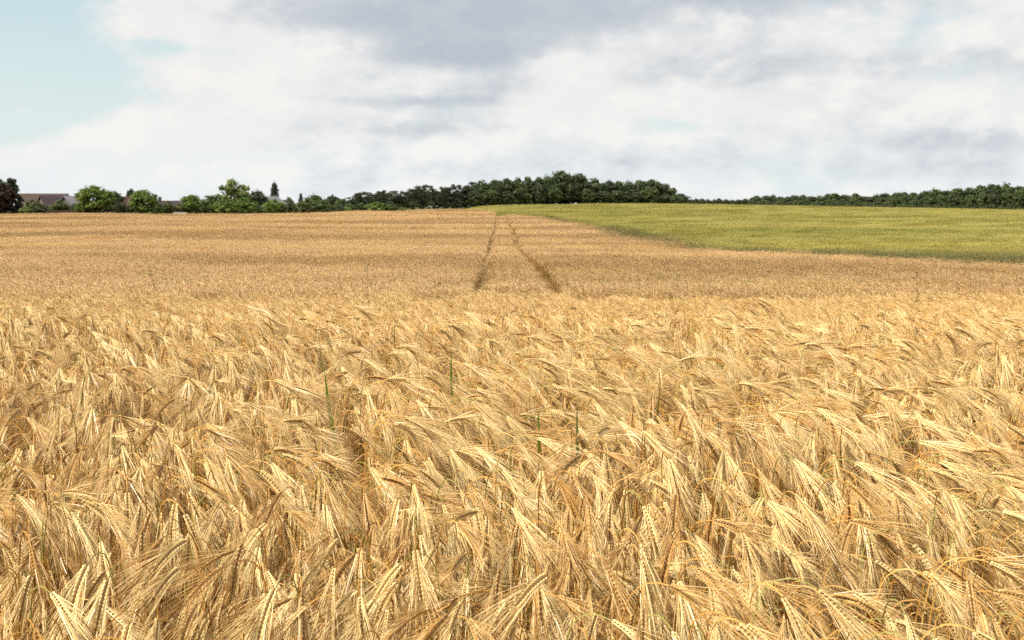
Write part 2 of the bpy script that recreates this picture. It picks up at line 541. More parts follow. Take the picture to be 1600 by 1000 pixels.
def stalk_parts(rng, near=True, phi=None, H=None, droop=None):
    """one barley stalk as four MBs: stem, ear core, kernels, awns, plus its dry leaf"""
    if H is None:
        H = rng.normal(0.80, 0.045)
    if phi is None:
        phi = rng.normal(radians(-60), radians(30))
    if droop is None:
        droop = radians(rng.choice([rng.normal(140, 12), rng.normal(108, 14), rng.normal(157, 8)], p=[.58, .12, .30]))
    ear_len = rng.uniform(0.060, 0.100)
    stem, ear, b, te = stalk_curve(rng, H, phi, droop * 0.86, ear_len, droop * 0.14 + radians(rng.uniform(2, 18)), radians(rng.uniform(2, 12)))
    tone = float(np.clip(rng.normal(0.55, 0.26), 0, 1))
    ms, me_, mk, ma, ml = MB(), MB(), MB(), MB(), MB()
    tube(ms, stem, np.linspace(0.0019, 0.0011, len(stem)), 3, 0, float(np.clip(tone + rng.normal(0, .2), 0, 1)), b)
    tube(me_, ear, np.concatenate([[0.0012], np.full(len(ear) - 2, 0.0021), [0.0008]]), 4, 0, 0.5, b)
    T = unit(np.gradient(ear, axis=0))
    N = np.cross(T, b)
    roll = rng.uniform(0, pi)
    side = cos(roll) * b[None, :] + sin(roll) * N          # broad side of the ear
    face = -sin(roll) * b[None, :] + cos(roll) * N
    nk = 12 if near else 7
    A = rng.uniform(0.100, 0.155)
    for i in range(nk):
        f = (i + 0.3) / nk * (len(ear) - 1)
        k0 = int(f)
        w = f - k0
        p = ear[k0] * (1 - w) + ear[k0 + 1] * w
        t, sd, fc = T[k0], side[k0], face[k0]
        taper = 1.0 - 0.45 * abs((i + 0.5) / nk - 0.4) ** 1.4
        rows = ((1, 0.0), (-1, 0.0), (0.25, 1.0)) if near else ((1, 0.2), (-1, -0.2))
        for (sg, fg) in rows:
            off = sd * sg + fc * fg
            dr = unit(t + off * 0.30)
            L = (0.0135 if near else 0.018) * taper * (0.85 if fg else 1)
            wd = (0.0037 if near else 0.0038) * taper * (0.75 if fg else 1)
            q0 = p + off * 0.0019
            c1 = unit(np.cross(dr, fc + 0.01))
            c2 = np.cross(dr, c1)
            mid = q0 + dr * L * 0.45
            tp = q0 + dr * L
            V = np.stack([q0, mid + c1 * wd, mid + c2 * wd * 0.8, mid - c1 * wd, mid - c2 * wd * 0.8, tp])
            mk.add(V, None, OCT_T, 0, float(np.clip(tone + rng.normal(0, .12), 0, 1)))
            if fg and rng.random() < 0.15:
                continue
            # awn: long stiff bristle sweeping along the ear
            la = A * (1.0 - 0.30 * (i / nk)) * rng.uniform(0.86, 1.1)
            ad = unit(t + off * rng.uniform(0.12, 0.30) + rng.normal(0, 0.045, 3))
            bend = unit(t + rng.normal(0, 0.025, 3) + np.array([0, 0, -0.30]))
            m1 = tp + ad * la * 0.5
            m2 = m1 + unit(ad * 0.9 + bend * 0.22) * la * 0.5
            rr = 0.00072 if near else 0.0011
            a1 = unit(np.cross(ad, rng.normal(0, 1, 3)))
            a2 = np.cross(ad, a1)
            ra = float(np.clip(tone + rng.normal(0, .18), 0, 1))
            if near:
                ang = np.arange(3) * tau / 3
                cs = np.cos(ang)[:, None] * a1 + np.sin(ang)[:, None] * a2
                V = np.concatenate([tp - ad * 0.001 + cs * rr, m1 + cs * rr * 0.8, m2[None]])
                ma.add(V, [(0, 1, 4, 3), (1, 2, 5, 4), (2, 0, 3, 5)], [(3, 4, 6), (4, 5, 6), (5, 3, 6)], 0, ra)
            else:
                V = np.stack([tp - a1 * rr, tp + a1 * rr, m1 + a1 * rr * .8, m1 - a1 * rr * .8, m2])
                ma.add(V, [(0, 1, 2, 3)], [(3, 2, 4)], 0, ra)
    # one or two withered leaves hanging from the stem
    for _ in range(1):
        i0 = rng.integers(2, 5)
        p0 = stem[i0]
        ph = rng.uniform(0, tau)
        h = np.array([cos(ph), sin(ph), 0])
        wv = np.cross(h, [0, 0, 1.0])
        L = rng.uniform(0.10, 0.20)
        ss = np.linspace(0, 1, 5)
        c = p0 + np.outer(ss * L * 0.6, h) + np.outer(L * (0.55 * ss - 1.25 * ss ** 2), [0, 0, 1.0])
        wd = 0.004 * np.array([0.8, 1.0, 0.9, 0.6, 0.08])
        tw = np.outer(np.cos(ss * 2.2), wv) + np.outer(np.sin(ss * 2.2), h * 0.6)
        V = np.concatenate([c - tw * wd[:, None], c + tw * wd[:, None]])
        ml.add(V, [(i, i + 1, i + 6, i + 5) for i in range(4)], None, 0, float(rng.uniform(0, 1)))
    return ms, me_, mk, ma, ml


def shift(mb, off, slot):
    for a in mb.v:
        a += off
    mb.qm = [np.full(len(x), slot) for x in mb.qm]
    mb.tm = [np.full(len(x), slot) for x in mb.tm]
    return mb


def clump_near(rng, size, count, hs):
    out = MB()
    for _ in range(count):
        parts = stalk_parts(rng, True, H=rng.normal(0.77, 0.06) * hs * (1 if rng.random() < .65 else rng.uniform(.62, .95)))
        off = np.array([*rng.uniform(-size / 2, size / 2, 2), -0.01])
        for s, p in enumerate(parts):
            if p.n:
                out.add_mb(shift(p, off, s))
    return out


def clump_mid(rng, size, count):
    out = MB()
    for _ in range(count):
        parts = stalk_parts(rng, False, H=rng.normal(0.78, 0.05))
        off = np.array([*rng.uniform(-size / 2, size / 2, 2), -0.01])
        for s, p in enumerate(parts):
            if p.n:
                out.add_mb(shift(p, off, s))
    return out


def clump_far(rng, size, count, k=1.0, H0=0.76, ear_slot=0, stem_slot=1, droop=True):
    """many stalks as plain slim forms: a bent ear wedge with a bristle fan on a straight stem"""
    out = MB()
    n = count
    bx = rng.uniform(-size / 2, size / 2, (n, 2))
    H = rng.normal(H0, 0.055, n)
    phi = rng.normal(radians(-42), radians(55), n)
    for i in range(n):
        h = np.array([cos(phi[i]), sin(phi[i]), 0])
        sd = np.array([-sin(phi[i]), cos(phi[i]), 0])
        b = np.array([*bx[i], 0])
        tpt = b + h * 0.05 * k + np.array([0, 0, H[i]])
        dz = rng.uniform(-0.9, 0.25) if droop else rng.uniform(0.6, 2.5)
        e = unit(h + np.array([0, 0, dz]))
        eL, aL = 0.09 * k, 0.12 * k
        w = 0.006 * k
        up = np.cross(sd, e)
        c1 = tpt + e * eL * 0.45
        c2 = tpt + e * eL
        tone = float(rng.uniform(0, 1))
        V = np.stack([tpt, c1 + sd * w, c1 + up * w, c1 - sd * w, c1 - up * w, c2])
        out.add(V, None, OCT_T, ear_slot, tone)
        for a in (-1, 0, 1) if droop else ():
            tip = c2 + (e + sd * a * 0.22 + rng.normal(0, .08, 3)) * aL
            st = tpt + e * eL * (0.35 + 0.25 * (a + 1))
            wd = sd * 0.0028 * k
            out.add(np.stack([st - wd, st + wd, tip]), None, [(0, 1, 2)], ear_slot, min(1, tone + .15))
        ws = sd * 0.003 * k
        wx = h * 0.003 * k
        out.add(np.stack([b - ws, b + ws, tpt + ws, tpt - ws]), [(0, 1, 2, 3)], None, stem_slot, float(rng.uniform(0, 1)))
        if i % 2 == 0:     # a leaf
            z0 = rng.uniform(0.3, 0.6) * H[i]
            p0 = b + np.array([0, 0, z0])
            hh = unit(np.array([*rng.normal(0, 1, 2), 0.5]))
            out.add(np.stack([p0 - ws * 1.6, p0 + ws * 1.6, p0 + hh * 0.16 * k]), None, [(0, 1, 2)], stem_slot, float(rng.uniform(0, 1)))
    return out


SRC = []


def source(mb, name, mats):
    me = mb.mesh(name, mats)
    o = bpy.data.objects.new(name, me)       # not linked to the scene: only its mesh is scattered
    SRC.append(o)
    return o


def scatter(name, pts, rot, scl, idx, sources, label, cat, struct_kind='stuff'):
    """one object of kind stuff whose clumps are scattered with geometry nodes"""
    me = bpy.data.meshes.new(name)
    n = len(pts)
    me.vertices.add(n)
    me.vertices.foreach_set('co', np.asarray(pts, np.float32).ravel())
    a = me.attributes.new('rot', 'FLOAT_VECTOR', 'POINT')
    a.data.foreach_set('vector', np.asarray(rot, np.float32).ravel())
    a = me.attributes.new('scl', 'FLOAT_VECTOR', 'POINT')
    a.data.foreach_set('vector', np.asarray(scl, np.float32).ravel())
    a = me.attributes.new('idx', 'INT', 'POINT')
    a.data.foreach_set('value', np.asarray(idx, np.int32))
    o = link(name, me)
    tag(o, label, cat, kind=struct_kind)
    g = bpy.data.node_groups.new(name + '_scatter', 'GeometryNodeTree')
    g.interface.new_socket('Geometry', in_out='INPUT', socket_type='NodeSocketGeometry')
    g.interface.new_socket('Geometry', in_out='OUTPUT', socket_type='NodeSocketGeometry')
    N, L = g.nodes, g.links
    gi, go = N.new('NodeGroupInput'), N.new('NodeGroupOutput')
    join = N.new('GeometryNodeJoinGeometry')

    def attr(nm, ty):
        x = N.new('GeometryNodeInputNamedAttribute')
        x.data_type = ty
        x.inputs[0].default_value = nm
        return x.outputs[0]
    ar, as_, ai = attr('rot', 'FLOAT_VECTOR'), attr('scl', 'FLOAT_VECTOR'), attr('idx', 'INT')
    e2r = N.new('FunctionNodeEulerToRotation')
    L.new(ar, e2r.inputs[0])
    for i, s in enumerate(sources):
        oi = N.new('GeometryNodeObjectInfo')
        oi.inputs[0].default_value = s
        oi.inputs['As Instance'].default_value = False
        cmp_ = N.new('FunctionNodeCompare')
        cmp_.data_type = 'INT'
        cmp_.operation = 'EQUAL'
        L.new(ai, cmp_.inputs[2])
        cmp_.inputs[3].default_value = i
        ip = N.new('GeometryNodeInstanceOnPoints')
        L.new(gi.outputs[0], ip.inputs['Points'])
        L.new(cmp_.outputs[0], ip.inputs['Selection'])
        L.new(oi.outputs['Geometry'], ip.inputs['Instance'])
        L.new(e2r.outputs[0], ip.inputs['Rotation'])
        L.new(as_, ip.inputs['Scale'])
        L.new(ip.outputs[0], join.inputs[0])
    L.new(join.outputs[0], go.inputs[0])
    md = o.modifiers.new('scatter', 'NODES')
    md.node_group = g
    return o


def lowfreq(x, y, s, seed=0):
    """cheap smooth noise in -1..1 used for the lie of the crop"""
    r = np.random.default_rng(100 + seed)
    v = 0
    for i in range(5):
        a, p = r.uniform(0, tau), r.uniform(0, tau)
        f = s * (1.0 + 0.55 * i)
        v = v + np.sin((x * cos(a) + y * sin(a)) * f + p)
    return v / 3.2


def build_barley():
    rng = np.random.default_rng(11)
    mats = [M['stem'], M['rachis'], M['kernel'], M['awn'], M['dryleaf']]
    fm = [M['far_ear'], M['far_stem']]
    S_N, S_M = 0.36, 0.5
    src = []
    nN, nM, nF, nG = 9, 6, 6, 5
    for i in range(nN):
        src.append(source(clump_near(rng, S_N, 46, 1.0), 'barley_tuft_near', mats))
    for i in range(nM):
        src.append(source(clump_mid(rng, S_M, 80), 'barley_tuft_mid', mats))
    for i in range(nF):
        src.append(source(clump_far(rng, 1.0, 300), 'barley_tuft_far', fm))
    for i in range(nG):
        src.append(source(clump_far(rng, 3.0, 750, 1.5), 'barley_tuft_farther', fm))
    P, R, S, I = [], [], [], []

    def put(x, y, rz, s, sz, i, tilt=(0, 0)):
        P.append((x, y, float(ground_z(x, y))))
        R.append((tilt[0], tilt[1], rz))
        S.append((s, s, sz))
        I.append(i)

    # near stand, up to where the land falls away
    step = 0.33
    y = 0.75
    while y < 6.0:
        hw = 0.50 * y + 1.3
        for x in np.arange(-hw, hw, step):
            xx, yy = x + rng.uniform(-.1, .1), y + rng.uniform(-.1, .1)
            hz = 1.0 + 0.07 * lowfreq(xx, yy, 1.6, 1) + 0.04 * lowfreq(xx, yy, 4.5, 2)
            if yy < 2.7:
                hz *= 0.92          # the tall front stalks are single plants
                if rng.random() < 0.18:
                    continue
            elif rng.random() < 0.04:
                continue
            tl = (0.10 * lowfreq(xx, yy, 2.3, 3) + rng.normal(0, .04), 0.10 * lowfreq(xx, yy, 2.0, 4) + rng.normal(0, .04))
            put(xx, yy, 0.55 * lowfreq(xx, yy, 1.2, 5) + rng.normal(0, 0.25), rng.uniform(0.95, 1.1), hz, rng.integers(0, nN), tl)
        y += step
    step = 0.45
    while y < 23:
        hw = 0.52 * y + 2.2
        for x in np.arange(-hw, hw, step):
            xx, yy = x + rng.uniform(-.14, .14), y + rng.uniform(-.14, .14)
            hz = 1.0 + 0.07 * lowfreq(xx, yy, 1.4, 1) + 0.04 * lowfreq(xx, yy, 4.5, 2)
            i = rng.integers(0, nN) if (yy < 8.0 and rng.random() < 0.7) else nN + rng.integers(0, nM)
            put(xx, yy, 0.5 * lowfreq(xx, yy, 1.0, 5) + rng.normal(0, 0.22), rng.uniform(0.95, 1.1), hz, i, (rng.normal(0, .06), rng.normal(0, .06)))
        y += step

    # the broad field beyond, laid out along the wheel tracks
    def rows(y0, y1, stp, cell, first):
        y = y0
        while y < y1:
            xc = float(track_x(y))
            hw = 0.52 * y + 6
            out = TRACK_HALF + TRACK_GAP
            lean = 0.07 if cell < 2 else 0.10
            inn = TRACK_HALF - TRACK_GAP
            ts = []
            t = out + cell / 2 + (0 if cell < 2 else 3.0)
            while t < hw + cell:
                ts += [t, -t]
                t += stp
            for t in ts:
                xx, yy = xc + t - (lean if t > 0 else lean - 0.06) + (rng.uniform(0, .25) * np.sign(t) if abs(t) > out + cell else 0), y + rng.uniform(-.15, .15) * stp
                if yy > edge_y(xx) - 0.3 * cell or abs(xx) > hw:
                    continue
                hz = 1.0 + 0.09 * lowfreq(xx, yy, 0.25, 6) + 0.05 * rng.normal()
                put(xx, yy, 0.5 * lowfreq(xx, yy, .2, 7) + (rng.normal(0, .15) if abs(t) < out + cell else rng.normal(0, 0.3)), rng.uniform(1.0, 1.08) if abs(t) > out + cell else 1.0, hz, first + rng.integers(0, nF if cell < 2 else nG))
            if cell > 2:           # finer plants beside the wheel lines
                for yy in np.arange(y, y + stp, 0.85):
                    for t in (out + .5, out + 1.4, out + 2.3, out + 3.2, -out - .5, -out - 1.4, -out - 2.3, -out - 3.2):
                        xx = float(track_x(yy)) + t - (lean if t > 0 else lean - 0.06)
                        if yy < edge_y(xx) - 0.4:
                            put(xx, yy, rng.normal(0, .12), 1.0, 0.97 + rng.normal(0, .04), nN + nM + rng.integers(0, nF))
            y += stp
        y = y0
        while y < y1:          # strip between the wheels
            if y < 213:
                put(float(track_x(y)) - 0.14, y, rng.normal(0, .12), inn * 2 - 0.2, 0.95 + rng.normal(0, .05), nN + nM + rng.integers(0, nF))
            y += inn * 2 * 0.85
    rows(21.5, 75, 0.82, 1.0, nN + nM)
    for sd in (-1, 1):                 # stunted regrowth along each wheel line
        y = 23.0
        while y < 212:
            put(float(track_x(y)) + sd * TRACK_HALF - 0.05, y, rng.normal(0, .3), 0.5, rng.uniform(0.26, 0.42), nN + nM + rng.integers(0, nF))
            y += 0.34
    rows(74, 298, 2.4, 3.0, nN + nM + nF)
    scatter('barley_field', P, R, S, I, src, 'dense golden field of ripe bearded barley filling the foreground and middle distance', 'barley')
    print('barley clumps', len(P))


build_barley()


def build_single_stalks():
    """the stalks along the front edge that can be told apart"""
    rng = np.random.default_rng(23)
    variants, looks = [], []
    NV = 26
    for i in range(NV):
        dr = float(np.clip(rng.normal(137, 16), 95, 162))
        p = stalk_parts(rng, True, phi=0.0, H=0.80, droop=radians(dr))
        tn = float(p[2].r[0][0])
        looks.append((['golden-brown', 'straw-yellow', 'pale bleached'][int(tn > .4) + int(tn > .7)], ['nearly level', 'nodding', 'steeply hanging'][int(dr > 112) + int(dr > 136)]))
        variants.append([p[0].mesh('stem', [M['stem']]), p[1].mesh('ear', [M['rachis']]), p[2].mesh('kernels', [M['kernel']]), p[3].mesh('awns', [M['awn']]), p[4].mesh('leaf', [M['dryleaf']])])
    pts = []
    tries = 0
    while len(pts) < 300 and tries < 20000:
        tries += 1
        y = rng.uniform(1.42, 2.70)
        x = rng.uniform(-0.49 * y, 0.49 * y)
        if all((x - a) ** 2 + (y - b) ** 2 > 0.058 ** 2 for a, b in pts):
            pts.append((x, y))
    for (x, y) in pts:
        vi = int(rng.integers(0, NV))
        v = variants[vi]
        lab = '%s barley stalk, %s bearded ear, %s, %s' % (*looks[vi], ['front row', 'second row', 'third row'][int(y > 1.9) + int(y > 2.3)], ['at far left', 'left of centre', 'in the middle', 'right of centre', 'at far right'][int(np.clip((x / y + .465) / .93 * 5, 0, 4))])
        root = link('barley_stalk', None)
        root.empty_display_size = 0.05
        root.location = (x, y, float(ground_z(x, y)))
        s = rng.uniform(0.95, 1.1) * (1 + 0.04 * float(lowfreq(x, y, 1.6, 1)))
        root.scale = (s, s, s)
        root.rotation_euler = (rng.normal(0, .05), rng.normal(0, .05), rng.normal(radians(-60), radians(32)) + 0.45 * float(lowfreq(x, y, 1.2, 5)))
        tag(root, lab, 'barley', 'bearded barley stalks at the front of the field')
        link('stem', v[0], root)
        e = link('ear', v[1], root)
        link('kernels', v[2], e, 'stuff')
        link('awns', v[3], e, 'stuff')
        link('leaf', v[4], root)


build_single_stalks()


# ------------------------------------------------------------------ green wheat beyond
def build_wheat():
    rng = np.random.default_rng(31)
    mats = [M['wheat']]
    src = []
    for i in range(5):
        src.append(source(clump_far(rng, 1.6, 420, 1.15, 0.62, 0, 0, False), 'wheat_tuft', mats))
    for i in range(4):
        src.append(source(clump_far(rng, 4.5, 900, 2.2, 0.62, 0, 0, False), 'wheat_tuft_far', mats))
    P, R, S, I = [], [], [], []
    for (y0, y1, stp, cell, f, n) in ((34, 110, 1.35, 1.6, 0, 5), (109, 520, 3.9, 4.5, 5, 4)):
        y = y0
        while y < y1:
            hw = 0.52 * y + 8
            for x in np.arange(-min(hw, 60), hw, stp):
                xx, yy = x + rng.uniform(-.2, .2) * stp, y + rng.uniform(-.2, .2) * stp
                if yy < edge_y(xx) + 0.5 * cell:
                    continue
                if xx < -12 or yy > wood_y(xx / yy * FPX + 800) - 12:
                    continue
                # narrow spray tracks across the field
                if abs((xx * 0.28 + yy) - 236) < 1.6 or abs(yy - 330 - 0.1 * xx) < 2.2 and xx > 60:
                    continue
                P.append((xx, yy, float(ground_z(xx, yy))))
                R.append((0, 0, rng.uniform(0, tau)))
                s = rng.uniform(1, 1.1)
                S.append((s, s, 1.0 + 0.08 * float(lowfreq(xx, yy, .1, 8)) + rng.normal(0, .04)))
                I.append(f + rng.integers(0, n))
            y += stp
    scatter('wheat_field', P, R, S, I, src, 'yellow-green field of young wheat on the right beyond the barley', 'wheat')
    print('wheat clumps', len(P))


build_wheat()


def grass_tuft(rng, n, h, spread, slot=0, head=True):
    out = MB()
    for _ in range(n):
        b = np.array([*rng.normal(0, spread, 2), 0])
        ph = rng.uniform(0, tau)
        hv = np.array([cos(ph), sin(ph), 0])
        sd = np.array([-sin(ph), cos(ph), 0])
        L = h * rng.uniform(0.6, 1.1)
        c = rng.uniform(0.05, 0.5) * L
        w = 0.006
        s = np.linspace(0, 1, 4)
        P = b + np.outer(c * s ** 2, hv) + np.outer(L * s, [0, 0, 1.0])
        wd = (w * np.array([1, .9, .6, .1]))[:, None] * sd
        out.add(np.concatenate([P - wd, P + wd]), [(i, i + 1, i + 5, i + 4) for i in range(3)], None, slot, float(rng.uniform(0, 1)))
        if head and rng.random() < .5:
            e = P[-1]
            d = unit(hv + np.array([0, 0, rng.uniform(-.6, .8)]))
            for j in range(6):
                q = e + d * 0.03 * j
                o = rng.normal(0, .012, 3)
                out.add(np.stack([q, q + o + d * .02, q + d * 0.035 + o * .3]), None, [(0, 1, 2)], slot, float(rng.uniform(0, 1)))
    return out


def build_margin_and_weeds():
    rng = np.random.default_rng(41)
    src = [source(grass_tuft(rng, 60, 0.95, 0.28), 'margin_tuft', [M['margin']]) for _ in range(5)]
    P, R, S, I = [], [], [], []
    # rough grass between the barley and the wheat
    for x in np.concatenate([rng.uniform(4, 10, 700), rng.uniform(9, 38, 4200)]):
        y = float(edge_y(x))
        if y > 60:
            yy, xx = y + rng.normal(0, 4), x + rng.normal(-0.1, 0.8)
        else:
            yy, xx = y + 0.8 - abs(rng.normal(0, 4.0)), x
        P.append((xx, yy, float(ground_z(xx, yy))))
        R.append((0, 0, rng.uniform(0, tau)))
        s = rng.uniform(.8, 1.1)
        S.append((s, s, s * rng.uniform(.85, 1.1)))
        I.append(rng.integers(0, 5))
    # two faint lines of taller growth across the wheat: a spray track and the far field edge
    for (xa, xb, f, n) in ((16, 150, lambda x: 205 + 0.05 * x, 500), (62, 240, lambda x: 400 - 0.35 * (x - 62), 420)):
        for x in np.linspace(xa, xb, n):
            xx, yy = x + rng.normal(0, .3), f(x) + rng.normal(0, .8)
            P.append((xx, yy, float(ground_z(xx, yy))))
            R.append((0, 0, rng.uniform(0, tau)))
            k_ = rng.uniform(1.0, 1.25) * (1.0 if yy < 250 else 1.35)
            S.append((k_, k_, k_ * rng.uniform(.8, 1.0)))
            I.append(rng.integers(0, 5))
    scatter('margin_grass', P, R, S, I, src, 'rough dull green grass along the edge between barley and wheat', 'grass')
    src = [source(grass_tuft(rng, 34, 0.80, 0.16), 'weed_tuft', [M['weed']]) for _ in range(4)]
    P, R, S, I = [], [], [], []
    for _ in range(300):
        if rng.random() < .96:
            yy = rng.normal(25.5, 1.5)
            xx = rng.choice([rng.normal(-6, 4), rng.normal(1, 4), rng.normal(8, 3)])
            if min(abs(xx - float(track_x(yy)) - TRACK_HALF), abs(xx - float(track_x(yy)) + TRACK_HALF)) < 0.55:
                continue
        else:
            yy = rng.uniform(28, 60)
            xx = float(track_x(yy)) + rng.choice([-1, 1]) * TRACK_HALF + rng.normal(0, .08)
        k = 1.0 if yy < 28.5 else .45
        P.append((xx, yy, float(ground_z(xx, yy))))
        R.append((0, 0, rng.uniform(0, tau)))
        s = rng.uniform(.8, 1.1)
        S.append((s, s, s * k * rng.uniform(.85, 1.15)))
        I.append(rng.integers(0, 4))
    scatter('weeds', P, R, S, I, src, 'green grassy weeds showing through the barley in the dip and wheel tracks', 'weeds')


build_margin_and_weeds()


# ------------------------------------------------------------------ trees
def leafy_lobe(mb, rng, c, rad, n, leaf, tone, flat=1.0):
    d = unit(rng.normal(0, 1, (n, 3)))
    d[:, 2] = np.where(d[:, 2] < -0.35, -d[:, 2] * 0.6, d[:, 2])
    rr = rng.uniform(0.50, 1.20, n) * (1 + 0.16 * np.sin(d[:, 0] * 5 + tone * 9) * np.cos(d[:, 2] * 6 + tone * 5))
    P = c + d * rr[:, None] * np.asarray(rad)
    nrm = unit(d * [1, 1, 1 / flat] + rng.normal(0, 0.55, (n, 3)))
    a = unit(np.cross(nrm, rng.normal(0, 1, (n, 3))))
    b = np.cross(nrm, a)
    s = (leaf * rng.uniform(0.6, 1.25, n))[:, None]
    V = np.stack([P - a * s, P + b * s * 0.75, P + a * s, P - b * s * 0.75], 1).reshape(-1, 3)
    q = np.arange(n * 4).reshape(-1, 4)
    r = np.clip(tone + rng.normal(0, .18, n), 0, 1).repeat(4)
    mb.add(V, q, None, 0, r)


def tree_mesh(kind, seed):
    """unit tree: height 1, crown width about 1 (scaled when placed); returns trunk and crown meshes"""
    rng = np.random.default_rng(seed)
    tr, cr = MB(), MB()
    if kind in ('round', 'tall', 'shrub', 'loose'):
        base = {'round': 0.05, 'tall': 0.10, 'shrub': 0.0, 'loose': 0.08}[kind]
        nl = {'round': 36, 'tall': 36, 'shrub': 22, 'loose': 36}[kind]
        zc, hz = base + (1 - base) * 0.5, (1 - base) * 0.5
        lobes = []
        for i in range(nl):
            u = unit(rng.normal(0, 1, 3))
            f = rng.uniform(0.45, 1.0) ** 0.4
            s = rng.uniform(0.065, 0.20) * (0.8 if kind == 'loose' else 1.0)
            rx = 0.5 - s * 0.8
            c = np.array([u[0] * rx * f, u[1] * rx * f, zc + u[2] * (hz - s * 0.8) * f])
            if kind == 'shrub':
                c[2] = abs(c[2] - 0.05) + 0.05
            lobes.append((c, s))
        lobes.append((np.array([rng.uniform(-.08, .08), 0, 1.0 - 0.12]), 0.12))
        for c, s in lobes:
            leafy_lobe(cr, rng, c, (s, s, s * 0.85), 85 if kind != 'loose' else 95, 0.034, float(rng.uniform(0.1, 0.9)))
        if kind != 'loose':
            leafy_lobe(cr, rng, np.array([0, 0, zc]), (0.34, 0.34, hz * 0.80), 420, 0.06, 0.1)
        else:
            leafy_lobe(cr, rng, np.array([0, 0, zc]), (0.30, 0.30, hz * 0.75), 300, 0.05, 0.2)
        tube(tr, [(0, 0, -0.03), (0.004, 0, base * .6 + .03), (0.01, 0.01, 0.35), (0, 0.01, 0.62)], [0.035, 0.028, 0.02, 0.008], 7)
        for c, s in lobes[:8]:
            z0 = rng.uniform(base * .8, 0.45)
            p0 = np.array([0.005, 0.005, z0])
            tube(tr, [p0, p0 * .5 + c * .5 - [0, 0, .02], c], [0.014, 0.009, 0.004], 5)
    elif kind == 'pine':
        tube(tr, [(0, 0, -0.03), (0.01, 0, 0.3), (-0.01, 0.01, 0.65), (0, 0, 0.95)], [0.026, 0.022, 0.015, 0.006], 7)
        for i in range(34):
            z = rng.uniform(0.16, 0.95)
            rr = 0.44 * (1 - abs(z - 0.58) * 1.1)
            a = rng.uniform(0, tau)
            f = rng.uniform(0.25, 1)
            c = np.array([cos(a) * rr * f, sin(a) * rr * f, z])
            s = rng.uniform(0.09, 0.16)
            leafy_lobe(cr, rng, c, (s, s, s * 0.5), 80, 0.030, float(rng.uniform(0.1, 0.9)))
            tube(tr, [(0, 0, z - .06), c * .5 + [0, 0, z * .5 - .03], c], [0.009, 0.006, 0.003], 4)
    elif kind in ('spruce', 'column'):
        tube(tr, [(0, 0, -0.03), (0, 0, 0.5), (0, 0, 0.97)], [0.03, 0.02, 0.004], 7)
        for i in range(54):
            z = 0.06 + 0.92 * (i / 54)
            if kind == 'spruce':
                rr = 0.50 * (1 - z) ** 0.85 + 0.02
            else:
                rr = 0.42 * min(1, (1 - z) * 2.2) ** 0.6 * (0.75 + 0.25 * z)
            a = i * 2.4 + rng.uniform(-.3, .3)
            f = rng.uniform(0.45, 1.0)
            s = 0.09 if kind == 'spruce' else 0.12
            c = np.array([cos(a) * rr * f * .85, sin(a) * rr * f * .85, z - (0.04 if kind == 'spruce' else 0)])
            leafy_lobe(cr, rng, c, (s, s, s * (0.5 if kind == 'spruce' else 1.1)), 60, 0.035, float(rng.uniform(0.1, 0.8)))
    return tr, cr


TREES = {}
ROWS = {}
ORD = ['first', 'second', 'third', 'fourth', 'fifth', 'sixth', 'seventh', 'eighth', 'ninth', 'tenth', 'eleventh', 'twelfth', 'thirteenth', 'fourteenth', 'fifteenth', 'sixteenth', 'seventeenth', 'eighteenth', 'nineteenth']
ORD += ['twentieth'] + ['twenty-' + w for w in ORD[:9]] + ['thirtieth'] + ['thirty-' + w for w in ORD[:9]] + ['fortieth'] + ['forty-' + w for w in ORD[:9]]


def tree(kind, mat, px, d, top, width, label, name='tree', cat='tree', group=None, seed=None, rz=0.0, depth=None):
    """width in photo pixels, top in photo row"""
    key = (kind, mat, seed if seed is not None else 0)
    if key not in TREES:
        tr, cr = tree_mesh(kind, 500 + hash(kind) % 1 + (seed or 0) * 17 + len(kind) * 3)
        TREES[key] = (tr.mesh('trunk', [M['bark']], True), cr.mesh('crown', [M[mat]]))
    x = at(px, d)
    z = float(ground_z(x, d))
    h = top_z(top, d) - z
    w = width / FPX * d
    root = link(name, None)
    root.location = (x, d, z)
    root.rotation_euler = (0, 0, rz)
    root.scale = (w, w if depth is None else depth, h)
    if '{}' in label:
        ROWS.setdefault(label, []).append((px, root))
    tag(root, label, cat, group)
    link('trunk', TREES[key][0], root)
    link('crown', TREES[key][1], root)
    return root


